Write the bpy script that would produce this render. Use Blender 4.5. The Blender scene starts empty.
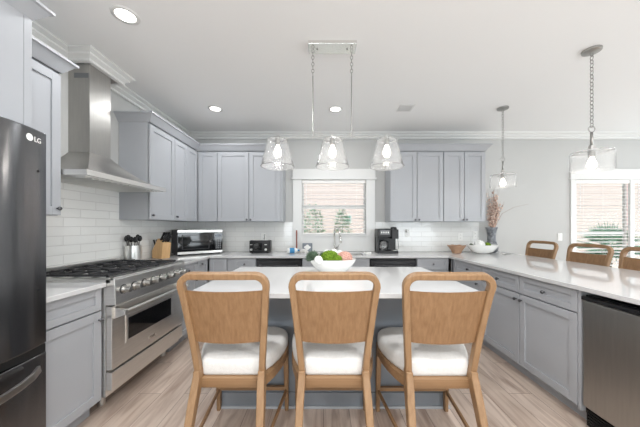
import bpy, bmesh, math, random
from mathutils import Vector, Matrix
random.seed(7)
PI = math.pi
SC = bpy.context.scene
COL = SC.collection

# ------------------------------------------------------------------ camera
H = 1.295                      # eye height
cam_d = bpy.data.cameras.new('camera'); cam = bpy.data.objects.new('camera', cam_d); COL.objects.link(cam)
cam.location = (0, 0, H); cam.rotation_euler = (PI/2, 0, 0)
cam_d.sensor_width = 36; cam_d.lens = 262/640*36
cam_d.shift_x = -3.5/640; cam_d.shift_y = 13.5/640
cam_d.clip_start = 0.05
SC.camera = cam

# ------------------------------------------------------------------ world
W = bpy.data.worlds.new('daylight'); SC.world = W; W.use_nodes = True
wn = W.node_tree.nodes; wl = W.node_tree.links
sky = wn.new('ShaderNodeTexSky'); sky.sky_type = 'NISHITA'; sky.sun_disc = False
sky.sun_elevation = math.radians(50); sky.sun_rotation = math.radians(180)
sky.air_density = 1.0; sky.dust_density = 2.0
wl.new(sky.outputs[0], wn['Background'].inputs[0]); wn['Background'].inputs[1].default_value = 0.25
SC.view_settings.view_transform = 'Standard'; SC.view_settings.look = 'None'
SC.view_settings.gamma = 1; SC.view_settings.use_curve_mapping = False
SC.view_settings.exposure = 0.0

def light(name, kind, loc, rot, energy, color=(1,1,1), size=(1,1), **kw):
    d = bpy.data.lights.new(name, kind); d.energy = energy; d.color = color
    if kind == 'AREA':
        d.shape = 'RECTANGLE'; d.size, d.size_y = size
    for k, v in kw.items(): setattr(d, k, v)
    o = bpy.data.objects.new(name, d); o.location = loc; o.rotation_euler = rot; COL.objects.link(o)
    return o
# sun from behind the house, lights the garden and the neighbour's wall
light('sun', 'SUN', (0, -6, 9), (math.radians(26), 0, math.radians(12)), 3.3, (1, .98, .95), angle=math.radians(3))
# area lights in place of unseen tall windows of the living area behind the camera and to the right
DAY = (0.86, 0.945, 1.0)
for wx in (-0.9, 1.6, 4.1):
    light('rear_window_daylight', 'AREA', (wx, -3.95, 1.45), (PI/2+.75, 0, 0), 95, DAY, (1.7, 2.0))
for wy in (-2.2, 0.3, 2.7):  # the last one is added to brighten the left base cabinets
    light('side_window_fill', 'AREA', (6.45, wy, 1.45), (PI/2+.25, 0, PI/2), 72, DAY, (1.8, 2.0))

# ------------------------------------------------------------------ materials
MATS = {}
def s2l(c):
    return tuple(((v/255)/12.92 if v/255 <= .04045 else ((v/255+.055)/1.055)**2.4) for v in c)
def mat(name, rgb=(200,200,200), rough=.5, metal=0, trans=0, ior=1.45, coat=0, emit=None, es=0, spec=.5,
        noise=None, bump=None, stretch=(1,1,1), detail=4):
    """noise=(scale, amount, rgb2) mixes in a second colour; bump=(scale, strength)"""
    m = bpy.data.materials.new(name); m.use_nodes = True
    nt = m.node_tree; N = nt.nodes; L = nt.links; b = N['Principled BSDF']
    b.inputs['Base Color'].default_value = (*s2l(rgb), 1)
    b.inputs['Roughness'].default_value = rough; b.inputs['Metallic'].default_value = metal
    b.inputs['Transmission Weight'].default_value = trans; b.inputs['IOR'].default_value = ior
    b.inputs['Coat Weight'].default_value = coat; b.inputs['Specular IOR Level'].default_value = spec
    if emit: b.inputs['Emission Color'].default_value = (*s2l(emit), 1); b.inputs['Emission Strength'].default_value = es
    tc = N.new('ShaderNodeTexCoord'); mp = N.new('ShaderNodeMapping'); mp.inputs['Scale'].default_value = stretch
    L.new(tc.outputs['Object'], mp.inputs[0])
    if noise:
        n = N.new('ShaderNodeTexNoise'); n.inputs['Scale'].default_value = noise[0]; n.inputs['Detail'].default_value = detail
        L.new(mp.outputs[0], n.inputs['Vector'])
        r = N.new('ShaderNodeMapRange'); r.inputs[1].default_value = .3; r.inputs[2].default_value = .7
        r.inputs[3].default_value = 0; r.inputs[4].default_value = noise[1]
        L.new(n.outputs[0], r.inputs[0])
        mx = N.new('ShaderNodeMix'); mx.data_type = 'RGBA'
        mx.inputs[6].default_value = (*s2l(rgb), 1); mx.inputs[7].default_value = (*s2l(noise[2]), 1)
        L.new(r.outputs[0], mx.inputs[0]); L.new(mx.outputs[2], b.inputs['Base Color'])
    if bump:
        n2 = N.new('ShaderNodeTexNoise'); n2.inputs['Scale'].default_value = bump[0]; n2.inputs['Detail'].default_value = 3
        L.new(mp.outputs[0], n2.inputs['Vector'])
        bp = N.new('ShaderNodeBump'); bp.inputs['Strength'].default_value = bump[1]; bp.inputs['Distance'].default_value = .01
        L.new(n2.outputs[0], bp.inputs['Height']); L.new(bp.outputs[0], b.inputs['Normal'])
    MATS[name] = m
    return m
paint_wall = mat('wall_paint', (193,193,191), .85, noise=(3,.3,(190,190,188)))
paint_ceil = mat('ceiling_paint', (244,244,243), .9, noise=(2,.3,(242,242,241)))
trimw = mat('white_trim', (226,226,224), .35, noise=(5,.2,(223,223,221)))
cabp = mat('cabinet_paint', (171,173,177), .38, noise=(4,.3,(168,170,174)))
cabin = mat('cabinet_shadow_gap', (120,124,130), .6)
islp = mat('island_grey', (132,137,143), .42, noise=(4,.3,(125,132,141)))  # darker grey than the other cabinets
quartz = mat('white_quartz', (208,208,208), .07, noise=(2.2,.2,(200,200,200)), detail=8)
steel = mat('stainless_steel', (234,233,230), .30, 1, noise=(6,.5,(216,215,212)), stretch=(1,1,14))
steel_h = mat('stainless_hood', (176,174,170), .38, 1, noise=(6,.5,(164,162,159)), stretch=(14,14,1))
steel_d = mat('dark_stainless', (176,175,171), .38, 1, noise=(5,.4,(160,159,156)), stretch=(14,14,1))
blacksteel = mat('black_stainless', (128,128,130), .22, 1, noise=(2,.6,(110,110,113)), stretch=(8,8,1), bump=(.9,.25))
chrome = mat('polished_nickel', (232,231,228), .18, 1)
nickel = mat('brushed_nickel', (172,171,168), .3, 1)
knobm = mat('dark_nickel_knob', (110,110,112), .3, 1)
iron = mat('cast_iron', (44,44,46), .55, noise=(20,.5,(48,48,50)))
dwm = mat('black_dishwasher_steel', (62,62,64), .35, .6)
blackp = mat('black_plastic', (24,24,26), .35, noise=(12,.3,(32,32,34)))
blackg = mat('black_glass', (18,19,21), .06, coat=.5)
greyp = mat('grey_plastic', (120,122,124), .45)
glass = mat('clear_glass', (255,255,255), .03, trans=.93, ior=1.30, bump=(45,.25))
pane_m = mat('window_glass', (225,245,240), 0.0, trans=1, ior=1.1)
fabric = mat('cream_seat_fabric', (222,220,217), .9, noise=(60,.5,(208,205,200)), bump=(260,.35))
whitec = mat('white_ceramic', (240,240,237), .22)
plastw = mat('white_plastic', (236,236,233), .4)
outdoor = mat('garden_ground', (188,184,170), .95, noise=(3,.7,(164,170,144)))
bark = mat('palm_bark', (120,100,80), .9, noise=(15,.7,(90,74,58)), bump=(30,.5))
palmg = mat('palm_leaf', (150,180,156), .5, noise=(4,.6,(186,204,178)))
bushg = mat('shrub_leaf', (176,192,170), .6, noise=(7,.7,(206,214,196)))
bulbm = mat('glowing_bulb', (255,250,240), .3, emit=(255,246,232), es=5)
lens = mat('downlight_lens', (255,255,255), .4, emit=(255,250,242), es=7)
slatm = mat('blind_slat', (248,246,243), .5)
tealp = mat('teal_window_glass', (140,166,156), .15)
ventd = mat('vent_dark', (84,84,84), .7)
soil = mat('moss_green', (120,150,40), .95, noise=(30,.9,(80,112,20)), bump=(60,1))
succ = mat('succulent_green', (72,92,74), .6, noise=(20,.7,(110,128,104)))
pinkf = mat('pink_bud', (222,178,164), .8, noise=(40,.7,(190,140,126)), bump=(70,.8))
floss = mat('dried_blossom', (240,222,210), .9, noise=(24,1,(176,138,120)))
twig = mat('dried_twig', (150,130,118), .9)
wickr = mat('bowl_wood', (190,155,128), .5, noise=(10,.7,(160,122,96)), stretch=(1,1,5))
vasem = mat('mottled_vase_glaze', (150,152,156), .3, noise=(22,1,(70,76,84)))
blue = mat('blue_label', (60,140,190), .4)
redb = mat('brown_red_handle', (140,84,74), .5)
blockw = mat('light_beech', (214,176,128), .5, noise=(8,.6,(196,152,104)), stretch=(6,6,1))
shale = mat('grey_frame', (126,132,140), .5)
rubber = mat('grille_black', (20,20,20), .6)

def brushed(m, amount=.8, rot=0.0):
    """horizontal brushing: highlights smear vertically"""
    nt = m.node_tree; b = nt.nodes['Principled BSDF']; b.inputs['Anisotropic'].default_value = amount
    g = nt.nodes.new('ShaderNodeTangent'); g.direction_type = 'RADIAL'; g.axis = 'Z'
    nt.links.new(g.outputs[0], b.inputs['Tangent']); b.inputs['Anisotropic Rotation'].default_value = rot
brushed(steel_d); brushed(blacksteel, .9, .25)
brushed(steel_h, .3)

def wood_mat(name, c1, c2, sc, stretch, rough=.45):
    m = bpy.data.materials.new(name); m.use_nodes = True
    N = m.node_tree.nodes; L = m.node_tree.links; b = N['Principled BSDF']; b.inputs['Roughness'].default_value = rough
    tc = N.new('ShaderNodeTexCoord'); mp = N.new('ShaderNodeMapping'); mp.inputs['Scale'].default_value = stretch
    L.new(tc.outputs['Object'], mp.inputs[0])
    n = N.new('ShaderNodeTexNoise'); n.inputs['Scale'].default_value = sc; n.inputs['Detail'].default_value = 6; n.inputs['Distortion'].default_value = .05
    n2 = N.new('ShaderNodeTexNoise'); n2.inputs['Scale'].default_value = sc*9; n2.inputs['Detail'].default_value = 2
    L.new(mp.outputs[0], n.inputs['Vector']); L.new(mp.outputs[0], n2.inputs['Vector'])
    ad = N.new('ShaderNodeMath'); ad.operation = 'MULTIPLY_ADD'; ad.inputs[1].default_value = .3
    L.new(n2.outputs[0], ad.inputs[0]); L.new(n.outputs[0], ad.inputs[2])
    r = N.new('ShaderNodeValToRGB'); r.color_ramp.elements[0].position = .42; r.color_ramp.elements[1].position = .88
    r.color_ramp.elements[0].color = (*s2l(c1), 1); r.color_ramp.elements[1].color = (*s2l(c2), 1)
    L.new(ad.outputs[0], r.inputs[0]); L.new(r.outputs[0], b.inputs['Base Color'])
    bp = N.new('ShaderNodeBump'); bp.inputs['Strength'].default_value = .12; bp.inputs['Distance'].default_value = .004
    L.new(ad.outputs[0], bp.inputs['Height']); L.new(bp.outputs[0], b.inputs['Normal'])
    return m
oak = wood_mat('honey_oak', (155,123,90), (134,102,70), 3.2, (20,20,.3))
oak_p = wood_mat('oak_veneer_panel', (146,112,79), (126,93,61), 3.2, (26,26,.2))
oak_r = wood_mat('honey_oak_rail', (154,121,88), (132,100,68), 3.2, (.3,20,20))

def brick_mat(name, axes, bw, bh, c1, c2, mortar, ms, rough, bumpd, grain=None, offset=.5, tilt=0):
    """axes: which object axes give the brick's x and y"""
    m = bpy.data.materials.new(name); m.use_nodes = True
    N = m.node_tree.nodes; L = m.node_tree.links; b = N['Principled BSDF']; b.inputs['Roughness'].default_value = rough
    tc = N.new('ShaderNodeTexCoord'); sp = N.new('ShaderNodeSeparateXYZ'); cb = N.new('ShaderNodeCombineXYZ')
    L.new(tc.outputs['Object'], sp.inputs[0]); L.new(sp.outputs[axes[0]], cb.inputs[0]); L.new(sp.outputs[axes[1]], cb.inputs[1])
    br = N.new('ShaderNodeTexBrick'); br.inputs['Scale'].default_value = 1
    br.inputs['Brick Width'].default_value = bw; br.inputs['Row Height'].default_value = bh
    br.inputs['Mortar Size'].default_value = ms; br.inputs['Mortar Smooth'].default_value = .2
    br.offset = offset
    br.inputs['Color1'].default_value = (*s2l(c1), 1); br.inputs['Color2'].default_value = (*s2l(c2), 1); br.inputs['Mortar'].default_value = (*s2l(mortar), 1)
    L.new(cb.outputs[0], br.inputs['Vector'])
    out = br.outputs['Color']
    if grain:
        mp = N.new('ShaderNodeMapping'); mp.inputs['Scale'].default_value = grain[0]; L.new(cb.outputs[0], mp.inputs[0])
        # shift the grain plank by plank
        ad = N.new('ShaderNodeVectorMath'); ad.operation = 'ADD'
        sc = N.new('ShaderNodeVectorMath'); sc.operation = 'SCALE'; sc.inputs['Scale'].default_value = 37
        L.new(br.outputs['Color'], sc.inputs[0]); L.new(mp.outputs[0], ad.inputs[0]); L.new(sc.outputs[0], ad.inputs[1])
        n = N.new('ShaderNodeTexNoise'); n.inputs['Scale'].default_value = 1; n.inputs['Detail'].default_value = 7; n.inputs['Distortion'].default_value = 1.2
        L.new(ad.outputs[0], n.inputs['Vector'])
        r = N.new('ShaderNodeMapRange'); r.inputs[1].default_value = .42; r.inputs[2].default_value = .72; r.inputs[4].default_value = grain[1]
        L.new(n.outputs[0], r.inputs[0])
        mx = N.new('ShaderNodeMix'); mx.data_type = 'RGBA'; mx.inputs[7].default_value = (*s2l(grain[2]), 1)
        L.new(r.outputs[0], mx.inputs[0]); L.new(out, mx.inputs[6]); out = mx.outputs[2]
    L.new(out, b.inputs['Base Color'])
    inv = N.new('ShaderNodeMath'); inv.operation = 'SUBTRACT'; inv.inputs[0].default_value = 1; L.new(br.outputs['Fac'], inv.inputs[1])
    h = inv.outputs[0]
    if tilt:
        n3 = N.new('ShaderNodeTexNoise'); n3.inputs['Scale'].default_value = 7; L.new(cb.outputs[0], n3.inputs['Vector'])
        a2 = N.new('ShaderNodeMath'); a2.operation = 'MULTIPLY_ADD'; a2.inputs[1].default_value = tilt
        L.new(n3.outputs[0], a2.inputs[0]); L.new(h, a2.inputs[2]); h = a2.outputs[0]
    bp = N.new('ShaderNodeBump'); bp.inputs['Strength'].default_value = .6; bp.inputs['Distance'].default_value = bumpd
    L.new(h, bp.inputs['Height']); L.new(bp.outputs[0], b.inputs['Normal'])
    return m
floor_m = brick_mat('oak_plank_floor', (1,0), 1.25, .18, (218,200,186), (194,175,160), (146,128,116), .0022, .34, .002,
                    grain=((1.6,16,1), .75, (154,128,112)), offset=.37)
tile_l = brick_mat('glazed_tile_side', (1,2), .305, .0763, (236,236,233), (231,231,228), (220,219,216), .003, .08, .003, tilt=1.6)
tile_b = brick_mat('glazed_tile_back', (0,2), .305, .0763, (232,232,229), (228,228,226), (216,215,212), .003, .10, .003, tilt=1.2)
siding = brick_mat('peach_stucco_siding', (0,2), 50, .20, (246,214,208), (244,212,206), (228,194,188), .008, .9, .01)

# ------------------------------------------------------------------ mesh helpers
def B(): return bmesh.new()
def box(bm, x0, x1, y0, y1, z0, z1, m=None):
    vs = [bm.verts.new(p) for p in [(x0,y0,z0),(x1,y0,z0),(x1,y1,z0),(x0,y1,z0),(x0,y0,z1),(x1,y0,z1),(x1,y1,z1),(x0,y1,z1)]]
    if m is not None:
        for v in vs: v.co = m @ v.co
    for f in [(0,3,2,1),(4,5,6,7),(0,1,5,4),(1,2,6,5),(2,3,7,6),(3,0,4,7)]: bm.faces.new([vs[i] for i in f])
    return vs
def frame(t, ref=None):
    t = t.normalized()
    r = Vector(ref) if ref is not None else (Vector((0,0,1)) if abs(t.z) < .9 else Vector((1,0,0)))
    u = (r - t*r.dot(t)).normalized(); v = t.cross(u)
    return u, v
def rings(bm, rs, cap=True, closed=False):
    vr = [[bm.verts.new(p) for p in r] for r in rs]; n = len(vr[0])
    seq = list(zip(vr[:-1], vr[1:])) + ([(vr[-1], vr[0])] if closed else [])
    for a, b in seq:
        for i in range(n):
            j = (i+1) % n
            try: bm.faces.new([a[i], a[j], b[j], b[i]])
            except ValueError: pass
    if cap and not closed:
        bm.faces.new(list(reversed(vr[0]))); bm.faces.new(vr[-1])
    return vr
def tube(bm, pts, r, n=8, closed=False, rs=None):
    pts = [Vector(p) for p in pts]; N = len(pts); out = []; u = None
    for i, p in enumerate(pts):
        if closed: t = pts[(i+1) % N] - pts[i-1]
        else: t = pts[min(i+1, N-1)] - pts[max(i-1, 0)]
        t.normalize()
        if u is None: u, v = frame(t)
        else:
            u = (u - t*u.dot(t)).normalized(); v = t.cross(u)
        rr = rs[i] if rs else r
        out.append([p + (u*math.cos(a)+v*math.sin(a))*rr for a in [2*PI*k/n for k in range(n)]])
    rings(bm, out, True, closed)
def cyl(bm, p0, p1, r0, r1=None, n=20):
    tube(bm, [p0, p1], r0, n, rs=[r0, r0 if r1 is None else r1])
def lathe(bm, prof, c=(0,0,0), n=32, cap=False, axis='Z', loop=False):
    c = Vector(c); rs = []
    for r, z in prof:
        ring = []
        for k in range(n):
            a = 2*PI*k/n
            p = Vector((r*math.cos(a), r*math.sin(a), z))
            if axis == 'X': p = Vector((z, r*math.cos(a), r*math.sin(a)))
            if axis == 'Y': p = Vector((r*math.sin(a), z, r*math.cos(a)))
            ring.append(c+p)
        rs.append(ring)
    rings(bm, rs, cap, loop)
def rectloft(bm, pts, ws, ds, ref, closed=False):
    """rectangular section swept along pts; w across, d along the ref direction"""
    pts = [Vector(p) for p in pts]; N = len(pts); out = []
    for i, p in enumerate(pts):
        t = pts[(i+1) % N]-pts[i-1] if closed else pts[min(i+1, N-1)]-pts[max(i-1, 0)]
        u, v = frame(t, ref); w = ws[i] if hasattr(ws, '__len__') else ws; d = ds[i] if hasattr(ds, '__len__') else ds
        out.append([p+v*w/2-u*d/2, p+v*w/2+u*d/2, p-v*w/2+u*d/2, p-v*w/2-u*d/2])
    rings(bm, out, True, closed)
def prism(bm, poly, z0, z1, mp=None):
    mp = mp or (lambda x, y, z: (x, y, z))
    rings(bm, [[mp(x, y, z0) for x, y in poly], [mp(x, y, z1) for x, y in poly]])
def sphere(bm, c, r, n=16, m=10, sx=1, sy=1, sz=1):
    bmesh.ops.create_uvsphere(bm, u_segments=n, v_segments=m, radius=1,
        matrix=Matrix.Translation(c) @ Matrix.Diagonal((r*sx, r*sy, r*sz, 1)))
def sweep(bm, path, prof):
    """profile (out, z) mitred along an XY path, out = to the right of travel"""
    P = [Vector((x, y)) for x, y in path]; out = []
    for i, p in enumerate(P):
        a = (P[i]-P[i-1]).normalized() if i > 0 else None
        b = (P[i+1]-P[i]).normalized() if i < len(P)-1 else None
        na = Vector((a.y, -a.x)) if a is not None else None
        nb = Vector((b.y, -b.x)) if b is not None else None
        if na is None: m = nb
        elif nb is None: m = na
        else: m = (na+nb)/(1+na.dot(nb))
        out.append([(p.x+m.x*o, p.y+m.y*o, z) for o, z in prof])
    rings(bm, out)
def obj(name, bm, m, parent=None, bevel=0, smooth=False, seg=2, subsurf=0, recalc=True):
    if recalc: bmesh.ops.recalc_face_normals(bm, faces=bm.faces)
    me = bpy.data.meshes.new(name); bm.to_mesh(me); bm.free()
    o = bpy.data.objects.new(name, me); COL.objects.link(o); me.materials.append(m)
    if smooth:
        for p in me.polygons: p.use_smooth = True
    if bevel:
        md = o.modifiers.new('bevel', 'BEVEL'); md.width = bevel; md.segments = seg; md.limit_method = 'ANGLE'; md.angle_limit = .6
        md.harden_normals = False
    if subsurf:
        md = o.modifiers.new('sub', 'SUBSURF'); md.levels = subsurf; md.render_levels = subsurf
    if parent: o.parent = parent
    return o
def auto(o, ang=.6):
    me = o.data
    for p in me.polygons: p.use_smooth = True
    bm = bmesh.new(); bm.from_mesh(me)
    for e in bm.edges:
        if len(e.link_faces) == 2 and e.calc_face_angle(0) > ang: e.smooth = False
    bm.to_mesh(me); bm.free()
    return o
def tag(o, label=None, cat=None, group=None, kind=None):
    if label: o['label'] = label
    if cat: o['category'] = cat
    if group: o['group'] = group
    if kind: o['kind'] = kind
    return o
def thing(name, label, cat, loc=(0,0,0), rz=0, group=None):
    o = bpy.data.objects.new(name, None); COL.objects.link(o); o.location = loc; o.rotation_euler = (0, 0, rz)
    o.empty_display_size = .1
    return tag(o, label, cat, group)
def struct(name, bm, m, label=None, cat=None, **kw):
    o = obj(name, bm, m, **kw); tag(o, label, cat, kind='structure'); return o
def dup(root, loc, rz, label, group=None):
    def cp(o, par):
        c = o.copy(); COL.objects.link(c); c.parent = par
        for ch in list(o.children): cp(ch, c)
        return c
    r = cp(root, None); r.location = loc; r.rotation_euler = (0, 0, rz); r['label'] = label
    if group: r['group'] = group
    return r
def text(name, body, size, m, parent, loc, rot, depth=.0006):
    cu = bpy.data.curves.new(name, 'FONT'); cu.body = body; cu.size = size; cu.extrude = depth; cu.align_x = 'CENTER'; cu.align_y = 'CENTER'
    o = bpy.data.objects.new(name, cu); COL.objects.link(o)
    dg = bpy.context.evaluated_depsgraph_get(); me = bpy.data.meshes.new_from_object(o.evaluated_get(dg))
    bpy.data.objects.remove(o); o = bpy.data.objects.new(name, me); COL.objects.link(o); me.materials.clear(); me.materials.append(m)
    o.location = loc; o.rotation_euler = rot; o.parent = parent
    return o

# ------------------------------------------------------------------ room shell
XL, XR, YB, YR, ZC = -2.13, 6.5, 4.08, -4.0, 2.75
T = .12
b = B(); box(b, XL-T, XR+T, YR-T, YB+T, -.1, 0); struct('floor', b, floor_m, 'pale greige oak plank floor', 'floor')
b = B(); box(b, XL-T, XR+T, YR-T, YB+T, ZC, ZC+.1); struct('ceiling', b, paint_ceil, 'plain off white ceiling', 'ceiling')
b = B(); box(b, XL-T, XL, YR-T, YB+T, 0, ZC); struct('wall_left', b, paint_wall, 'off white wall behind range and hood', 'wall')
# back wall with two openings
W1 = (-.335, .66, 1.175, 2.03)      # sink window x0,x1,z0,z1
W2 = (3.92, 5.66, .38, 2.03)        # tall window x0..x1
b = B()
for a in [(XL, W1[0], 0, ZC), (W1[0], W1[1], 0, W1[2]), (W1[0], W1[1], W1[3], ZC), (W1[1], W2[0], 0, ZC),
          (W2[0], W2[1], 0, W2[2]), (W2[0], W2[1], W2[3], ZC), (W2[1], XR, 0, ZC)]:
    box(b, a[0], a[1], YB, YB+T, a[2], a[3])
bmesh.ops.remove_doubles(b, verts=b.verts, dist=1e-5)
struct('wall_back', b, paint_wall, 'off white wall with the sink window', 'wall')
b = B(); box(b, XR, XR+T, YR-T, YB+T, 0, ZC); struct('wall_right', b, paint_wall, 'off white wall of the living area', 'wall')
b = B(); box(b, XL-T, XR+T, YR-T, YR, 0, ZC); struct('wall_rear', b, paint_wall, 'off white wall behind the viewer', 'wall')
b = B()
sweep(b, [(XL, YR), (XL, 2.18), (-1.95, 2.18), (-1.95, 2.50), (XL, 2.50), (XL, YB), (XR, YB)],
      [(0,2.658),(.03,2.662),(.03,2.682),(.06,2.702),(.06,2.716),(.09,2.735),(.09,2.75),(0,2.75)])
struct('trim_1', b, trimw, 'white stepped crown moulding under the ceiling, jogging round the hood chimney', 'crown moulding')
b = B(); box(b, 2.9, XR, YB-.014, YB, 0, .13); struct('baseboard_back', b, trimw, 'white baseboard', 'baseboard', bevel=.003)

# backsplash tile
b = B(); box(b, XL, XL+.009, 1.385, YB, .914, 1.372); box(b, XL, XL+.009, 1.80, 2.72, 1.372, 1.75)
struct('backsplash_side', b, tile_l, 'glossy white subway tile behind the range', 'backsplash')
b = B()
box(b, XL+.009, -.475, YB-.009, YB, .914, 1.372); box(b, .807, 2.42, YB-.009, YB, .914, 1.372)
box(b, -.475, .807, YB-.009, YB, .914, 1.10)
struct('backsplash_back', b, tile_b, 'glossy white subway tile under the back wall cabinets', 'backsplash')

# ------------------------------------------------------------------ windows
def casing(name, x0, x1, z0, z1, cw, sill_z, label):
    b = B()
    box(b, x0-cw, x0, YB-.022, YB, sill_z, z1); box(b, x1, x1+cw, YB-.022, YB, sill_z, z1)
    box(b, x0-cw-.005, x1+cw+.005, YB-.026, YB, z1+.03, z1+.165)      # header board
    box(b, x0-cw-.02, x1+cw+.02, YB-.036, YB, z1, z1+.03)            # fillet
    return struct(name, b, trimw, label, 'window casing', bevel=.002)
casing('trim_2', W1[0], W1[1], W1[2], W1[3], .14, .92, 'white flat casing round the sink window')
b = B(); box(b, W1[0], W1[1], YB-.02, YB, .92, W1[2]); box(b, W1[0]-.0, W1[1]+.0, YB-.04, YB-.01, W1[2]-.02, W1[2]+.004)
struct('trim_3', b, trimw, 'white apron and stool under the sink window', 'window apron')
casing('trim_4', W2[0], W2[1], W2[2], W2[3], .085, .25, 'white flat casing round the tall window pair')
b = B(); box(b, W2[0]-.11, W2[1]+.11, YB-.05, YB, W2[2]-.03, W2[2]); struct('trim_5', b, trimw, 'white stool under the tall windows', 'window stool')

def window(name, x0, x1, z0, z1, midz, label):
    w = thing(name, label, 'window', ((x0+x1)/2, YB+.06, z0)); w['kind'] = 'structure'
    hx = (x1-x0)/2; h = z1-z0; fw = .026
    b = B(); box(b, -hx, -hx+fw, -.02, .02, 0, h); box(b, hx-fw, hx, -.02, .02, 0, h)
    box(b, -hx+fw, hx-fw, -.02, .02, 0, fw); box(b, -hx+fw, hx-fw, -.02, .02, h-fw, h); box(b, -hx+fw, hx-fw, -.015, .02, midz-z0-.02, midz-z0+.02)
    obj('window_frame', b, trimw, w)
    b = B(); box(b, -hx+fw, hx-fw, .008, .012, fw, midz-z0-.02); box(b, -hx+fw, hx-fw, .008, .012, midz-z0+.02, h-fw)
    obj('window_pane', b, pane_m, w)
    return w
window('window_1', W1[0], W1[1], W1[2], W1[3], 1.61, 'double hung window over the sink')
window('window_2', W2[0], 4.77, W2[2], W2[3], 1.20, 'tall window behind the breakfast bar')
window('window_3', 4.83, W2[1], W2[2], W2[3], 1.20, 'tall window at the right edge of the back wall')
b = B(); box(b, 4.77, 4.83, YB-.01, YB+.03, W2[2], W2[3]); struct('trim_6', b, trimw, 'white mullion between the tall windows', 'mullion')

def blind(x0, x1, z0, z1, label, y=YB+.018, tilt=.27, pitch=.052):
    t = thing('window_blind', label, 'blind', ((x0+x1)/2, y, z1)); hx = (x1-x0)/2-.006
    b = B(); box(b, -hx, hx, -.022, .022, -.055, -.004); obj('head_rail', b, slatm, t, bevel=.002)
    b = B(); z = -.085; n = 0
    while z > -(z1-z0)+.05:
        mt = Matrix.Translation((0, 0, z)) @ Matrix.Rotation(tilt, 4, 'X')
        box(b, -hx, hx, -.022, .022, -.0015, .0015, mt); z -= pitch
    obj('slats', b, slatm, t)
    b = B(); box(b, -hx, hx, -.02, .02, -(z1-z0)+.008, -(z1-z0)+.028); obj('bottom_rail', b, slatm, t, bevel=.002)
    b = B()
    for fx in (-.72, 0, .72):
        cyl(b, (hx*fx, -.023, -.05), (hx*fx, -.023, -(z1-z0)+.02), .0012, n=5)
    obj('ladder_cord', b, slatm, t)
    b = B(); cyl(b, (-hx+.06, -.03, -.04), (-hx+.06, -.03, -.52), .004, n=8); obj('tilt_wand', b, plastw, t)
    return t
blind(W1[0], W1[1], W1[2], W1[3], 'white slatted blind in the window over the sink')
blind(W2[0], 4.77, W2[2], W2[3], 'white slatted blind in the tall window with the palm outside')
blind(4.83, W2[1], W2[2], W2[3], 'white slatted blind in the tall window cut off at the right edge')

# ------------------------------------------------------------------ cabinets
def shaker(bm, x0, x1, z0, z1, rail=.057, t=.019, y=0, step=.011):
    """five-piece front, face towards -Y at y"""
    box(bm, x0, x0+rail, y, y+t, z0, z1); box(bm, x1-rail, x1, y, y+t, z0, z1)
    box(bm, x0+rail, x1-rail, y, y+t, z0, z0+rail); box(bm, x0+rail, x1-rail, y, y+t, z1-rail, z1)
    box(bm, x0+rail-.001, x1-rail+.001, y+step, y+t, z0+rail-.001, z1-rail+.001)
def knob_bm(x, z, y=0):
    b = B(); lathe(b, [(.0001,-.027),(.010,-.027),(.0135,-.022),(.0135,-.018),(.006,-.012),(.005,0),(.0001,0)], (x, y, z), 14, axis='Y'); return b
def cabinet(label, loc, rz, w, depth, z0, z1, fronts, toe=False, m=None, group=None, name='base_cabinet', side=0):
    m = m or cabp
    t = thing(name, label, 'cabinet', loc, rz, group)
    b = B(); box(b, .0005, w-.0005, .0265, depth, z0, z1); obj('carcass', b, m, t)
    if toe:
        b = B(); box(b, .0005, w-.0005, .085, depth, 0, z0-.0005); obj('toe_kick', b, m, t)
    for f in fronts:
        kind, x0, x1, a, c, kn = f
        b = B(); rail = .045 if kind == 'drawer' else .057
        if kind == 'filler': box(b, x0+.001, x1, 0, .02, a, c)
        else: shaker(b, x0+.004, x1-.004, a+.0025, c-.0025, rail=rail)
        d = obj(kind, b, m, t, bevel=.0012, seg=1)
        if kn:
            k = obj('knob', knob_bm(*kn), knobm, d, smooth=True)
    return t
PX = PI/2
# left run (faces +X): local x runs towards +Y, local -y towards +X
FX = -1.52
cabinet('pale blue grey base cabinet between the refrigerator and the range', (FX, 1.385, 0), PX, .413, .605, .10, .884,
        [('drawer', 0, .413, .727, .880, None), ('door', 0, .413, .112, .722, (.385, .667))], True)
cabinet('narrow grey base cabinet just beyond the range', (FX, 2.716, 0), PX, .436, .605, .10, .884,
        [('drawer', 0, .436, .727, .880, (.218, .803)), ('door', 0, .436, .112, .722, (.39, .667))], True)
cabinet('slim grey base cabinet in the corner below the microwave', (FX, 3.153, 0), PX, .315, .605, .10, .884,
        [('door', 0, .29, .112, .880, (.1, .835))], True)
# tall enclosure round the refrigerator and cabinet over it
fcab = cabinet('grey cabinet above the refrigerator with a tall end panel down to the floor', (-1.54, .40, 0), PX, .946, .585, 1.80, 2.40,
        [('door', 0, .39, 1.81, 2.37, (.36, 1.86)), ('door', .39, .78, 1.81, 2.37, (.42, 1.86)), ('filler', .78, .946, 1.80, 2.385, None)], name='wall_cabinet')
cabinet('grey wall cabinet between the refrigerator and the hood', (-1.80, 1.385, 0), PX, .415, .325, 1.372, 2.365,
        [('door', 0, .415, 1.374, 2.335, (.385, 1.42))], name='wall_cabinet')
cabinet('grey wall cabinet with its side right beside the hood', (-1.80, 2.72, 0), PX, .455, .325, 1.372, 2.40,
        [('door', 0, .455, 1.374, 2.37, (.03, 1.42))], name='wall_cabinet')
cabinet('grey wall cabinet in the left corner, two narrow doors', (-1.80, 3.176, 0), PX, .574, .325, 1.372, 2.40,
        [('door', 0, .30, 1.374, 2.37, (.03, 1.42)), ('door', .30, .572, 1.374, 2.37, (.03, 1.42))], name='wall_cabinet')
b = B(); box(b, .9475, .984, -.0, .585, 0, 2.40); obj('end_panel', b, cabp, fcab, bevel=.001)
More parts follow.
